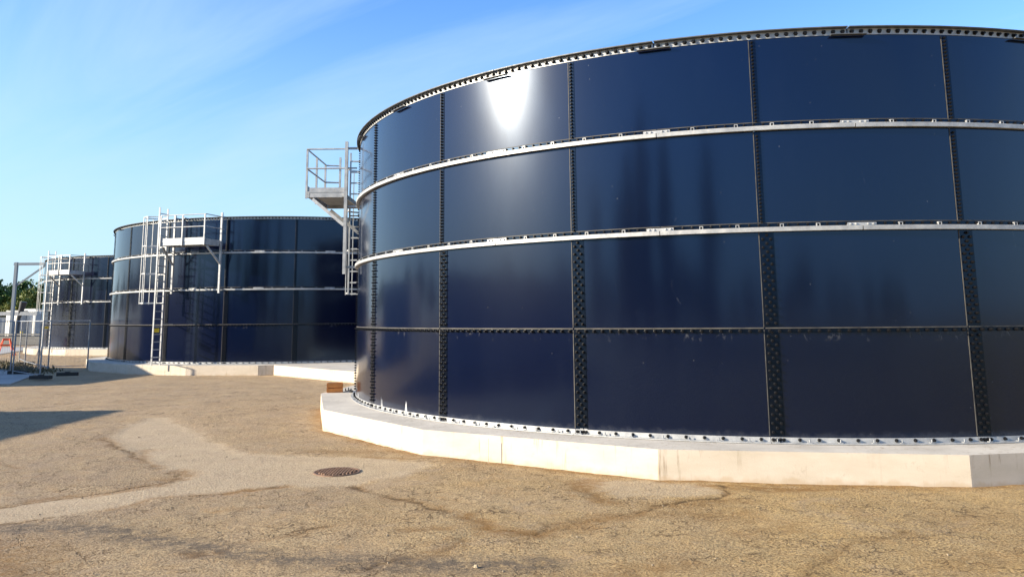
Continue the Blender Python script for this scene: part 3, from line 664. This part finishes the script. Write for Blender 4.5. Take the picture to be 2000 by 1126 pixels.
# loose grit, stones on the yard
mb = MB()
for i in range(420):
    y = 5+18*random.random()**1.6; x = random.uniform(-.62*y-.3, min(.62*y, 8))
    if math.hypot(x-5.1945, y-19.4607) < 10.15: continue
    s_ = random.uniform(.004, .013)*(1 if random.random() < .95 else 1.8); a = random.random()*6.28; vs = []
    for k in range(6): t = a+k*1.047; rr = s_*random.uniform(.7, 1.2); vs.append((x+rr*math.cos(t), y+rr*math.sin(t), 0.0))
    tp = [(x+(v[0]-x)*.6, y+(v[1]-y)*.6, s_*random.uniform(.6, 1.1)) for v in vs]
    mb.add(vs+tp, [(k, (k+1) % 6, 6+(k+1) % 6, 6+k) for k in range(6)]+[(6, 7, 8, 9, 10, 11)])
m = Mat('grit_stone', (.3, .24, .17), .9); gg = m.n('ShaderNodeNewGeometry'); m.color(m.mix(gg.outputs['Random Per Island'], (.14, .10, .06), (.36, .29, .19)))
tag(mb.build('loose_grit', m.m), 'loose grit and small stones scattered on the yard', 'grit', kind='stuff')

# ---------------------------------------------------------------- trees
def crown(nleaf, lobes, size, seed):
    rs = random.Random(seed); mb = MB(); tot = sum(l[3]**2 for l in lobes)
    for (cx, cy, cz, cr_, fz) in lobes:
        clumps = [Vector((rs.gauss(0, 1), rs.gauss(0, 1), rs.gauss(0, 1))).normalized()*rs.uniform(.45, 1.02) for _ in range(26)]
        for i in range(int(nleaf*cr_**2/tot)):
            c_ = rs.choice(clumps); p = c_+Vector((rs.gauss(0, .17), rs.gauss(0, .17), rs.gauss(0, .15)))
            p = Vector((cx+p.x*cr_, cy+p.y*cr_, cz+p.z*cr_*fz)); s_ = size*rs.uniform(.5, 1.25)
            u = Vector((rs.gauss(0, 1), rs.gauss(0, 1), rs.gauss(0, 1))).normalized(); v = u.cross(Vector((rs.gauss(0, 1), rs.gauss(0, 1), rs.gauss(0, 1)))).normalized()
            mb.add([p-u*s_, p-v*s_*.55, p+u*s_, p+v*s_*.55], [(0, 1, 2, 3)])
    return mb
def make_tree(kind, h_, mat, seed):
    rs = random.Random(seed); root = empty({'round': 'broadleaf_tree', 'tall': 'poplar_tree', 'fir': 'conifer_tree'}[kind], (0, 0, 0))
    tr = MB(); tr.tube([(0, 0, -.1), (.05*h_*.2, 0, h_*.25), (0, .02*h_, h_*.55), (.02*h_, 0, h_*.85)], [h_*.030, h_*.022, h_*.014, h_*.004], 8)
    for i in range(6):
        a = i*1.9+rs.random(); z = h_*(.28+.08*i); l_ = h_*(.22 if kind == 'round' else .08); tr.tube([(0, 0, z), (l_*.5*math.cos(a), l_*.5*math.sin(a), z+l_*.3), (l_*math.cos(a), l_*math.sin(a), z+l_*.75)], [h_*.010, h_*.007, h_*.002], 5)
    tr.build('trunk', M_BARK, root)
    if kind == 'round':
        lobes = [(0, 0, h_*.60, h_*.25, 1.1)]+[(h_*.22*math.cos(a), h_*.22*math.sin(a), h_*(.48+.2*rs.random()), h_*rs.uniform(.14, .21), .9) for a in [k*1.05+rs.random()*.5 for k in range(6)]]+[(0, 0, h_*.83, h_*.15, 1)]
        mb = crown(9000, lobes, h_*.025, seed)
    elif kind == 'fir':
        lobes = [(0, 0, h_*(.2+.11*k), h_*(.20-.024*k), .8) for k in range(8)]; mb = crown(5000, lobes, h_*.018, seed)
    else:
        lobes = [(rs.gauss(0, .02)*h_, rs.gauss(0, .02)*h_, h_*(.16+.1*k), h_*(.085, .10, .10, .10, .095, .085, .07, .05)[k], 1.4) for k in range(8)]; mb = crown(8000, lobes, h_*.012, seed)
    mb.build('crown', mat, root); return root
protos = [make_tree('round', 9, M_LEAF[0], 1), make_tree('round', 8, M_LEAF[1], 2), make_tree('fir', 10, M_LEAF[0], 3), make_tree('round', 9, M_LEAF[2], 4), make_tree('tall', 16, M_LEAF[0], 5)]
used = set()
def place(k, x, y, s_, label, group='trees beyond the yard', rz=None, sz=1):
    o = protos[k] if k not in used else copy_tree(protos[k]); used.add(k)
    o.location = (x, y, 0); o.rotation_euler = (0, 0, random.random()*6.28); o.scale = (s_, s_, s_*sz); tag(o, label, 'tree', group)
# the tree belt behind the far yard, left to right in the photo
Yb = 118
for i, (px, k, s_, sz, dy, lab) in enumerate((
    (-30, 3, 1.0, 1, 0, 'bushy green tree just off the left edge of the tree belt'),
    (2, 0, .84, .92, 2, 'dark rounded tree at the left edge of the photo in the tree belt'),
    (17, 0, .92, .95, 6, 'taller dark rounded tree between the left photo edge and the gantry post'),
    (31, 1, .80, 1.0, 0, 'yellowish green tree directly behind the tall gantry post'),
    (44, 0, .98, .98, 8, 'tallest dark tree just right of the gantry post'),
    (50, 1, .93, .93, -2, 'olive green sunlit tree between the gantry post and the ladder'),
    (64, 2, .84, .95, 4, 'dark conifer right of the olive tree near the ladder cage'),
    (74, 2, .88, .95, 2, 'dark narrow conifer just left of the ladder cage'),
    (84, 3, .88, .95, 6, 'dark green tree mostly hidden behind the far landing'),
    (100, 0, .8, .95, 4, 'dark tree behind the farthest tank'))):
    Y = Yb+dy; x = (px-994.3)/1568.1*Y*.989*1.0
    place(k, x, Y, s_, lab, sz=sz)
# trees across the yard behind the photographer: they show as dark shapes mirrored in the enamel
rs = random.Random(11)
for i in range(26):
    az = rad(-186+i*5.2+rs.uniform(-1.5, 1.5)); d = rs.uniform(62, 80)
    place(rs.choice([0, 1, 3, 0, 3]), d*math.cos(az), d*math.sin(az), rs.uniform(.62, .95), 'green tree across the yard behind the viewpoint, mirrored in the nearest tank', 'trees behind the viewpoint')
for i in range(16):  # unseen tree row, added to darken what the farthest tank mirrors
    place(rs.choice([0, 1, 3, 0, 3]), -94+rs.uniform(-4, 4), -14+i*8+rs.uniform(-2, 2), rs.uniform(.8, 1.15), 'unseen green tree added far outside the left edge to darken reflections in the farthest tank', 'unseen trees added outside the left edge')
for i, (az, d, s_) in enumerate(((-130.5, 46, 1.02), (-126, 47, 1.22), (-119.5, 46, 1.08), (-107.5, 48, 1.08), (-141, 50, .85), (-133, 52, .8))):
    place(4, 1+d*math.cos(rad(az)), 8+d*math.sin(rad(az)), s_, 'slim tall poplar behind the viewpoint, mirrored as a dark streak in the nearest tank', 'poplars behind the viewpoint')

# ---------------------------------------------------------------- unseen buildings added left of the frame to throw the two long shadows
cabin('shadow_caster', (-23.0, 6.4, 0), (10, 18.6, 3.45), 0, 'unseen grey building added left of the frame to cast the shadow on the yard', 'unseen shadow casters left of the frame', win=3, mat=M_GREY)
cabin('shadow_caster', (-27.5, 27.4, 0), (10, 9.0, 3.5), rad(-6), 'second unseen grey building added left of the frame to shade the middle tank base', 'unseen shadow casters left of the frame', win=3, mat=M_GREY)
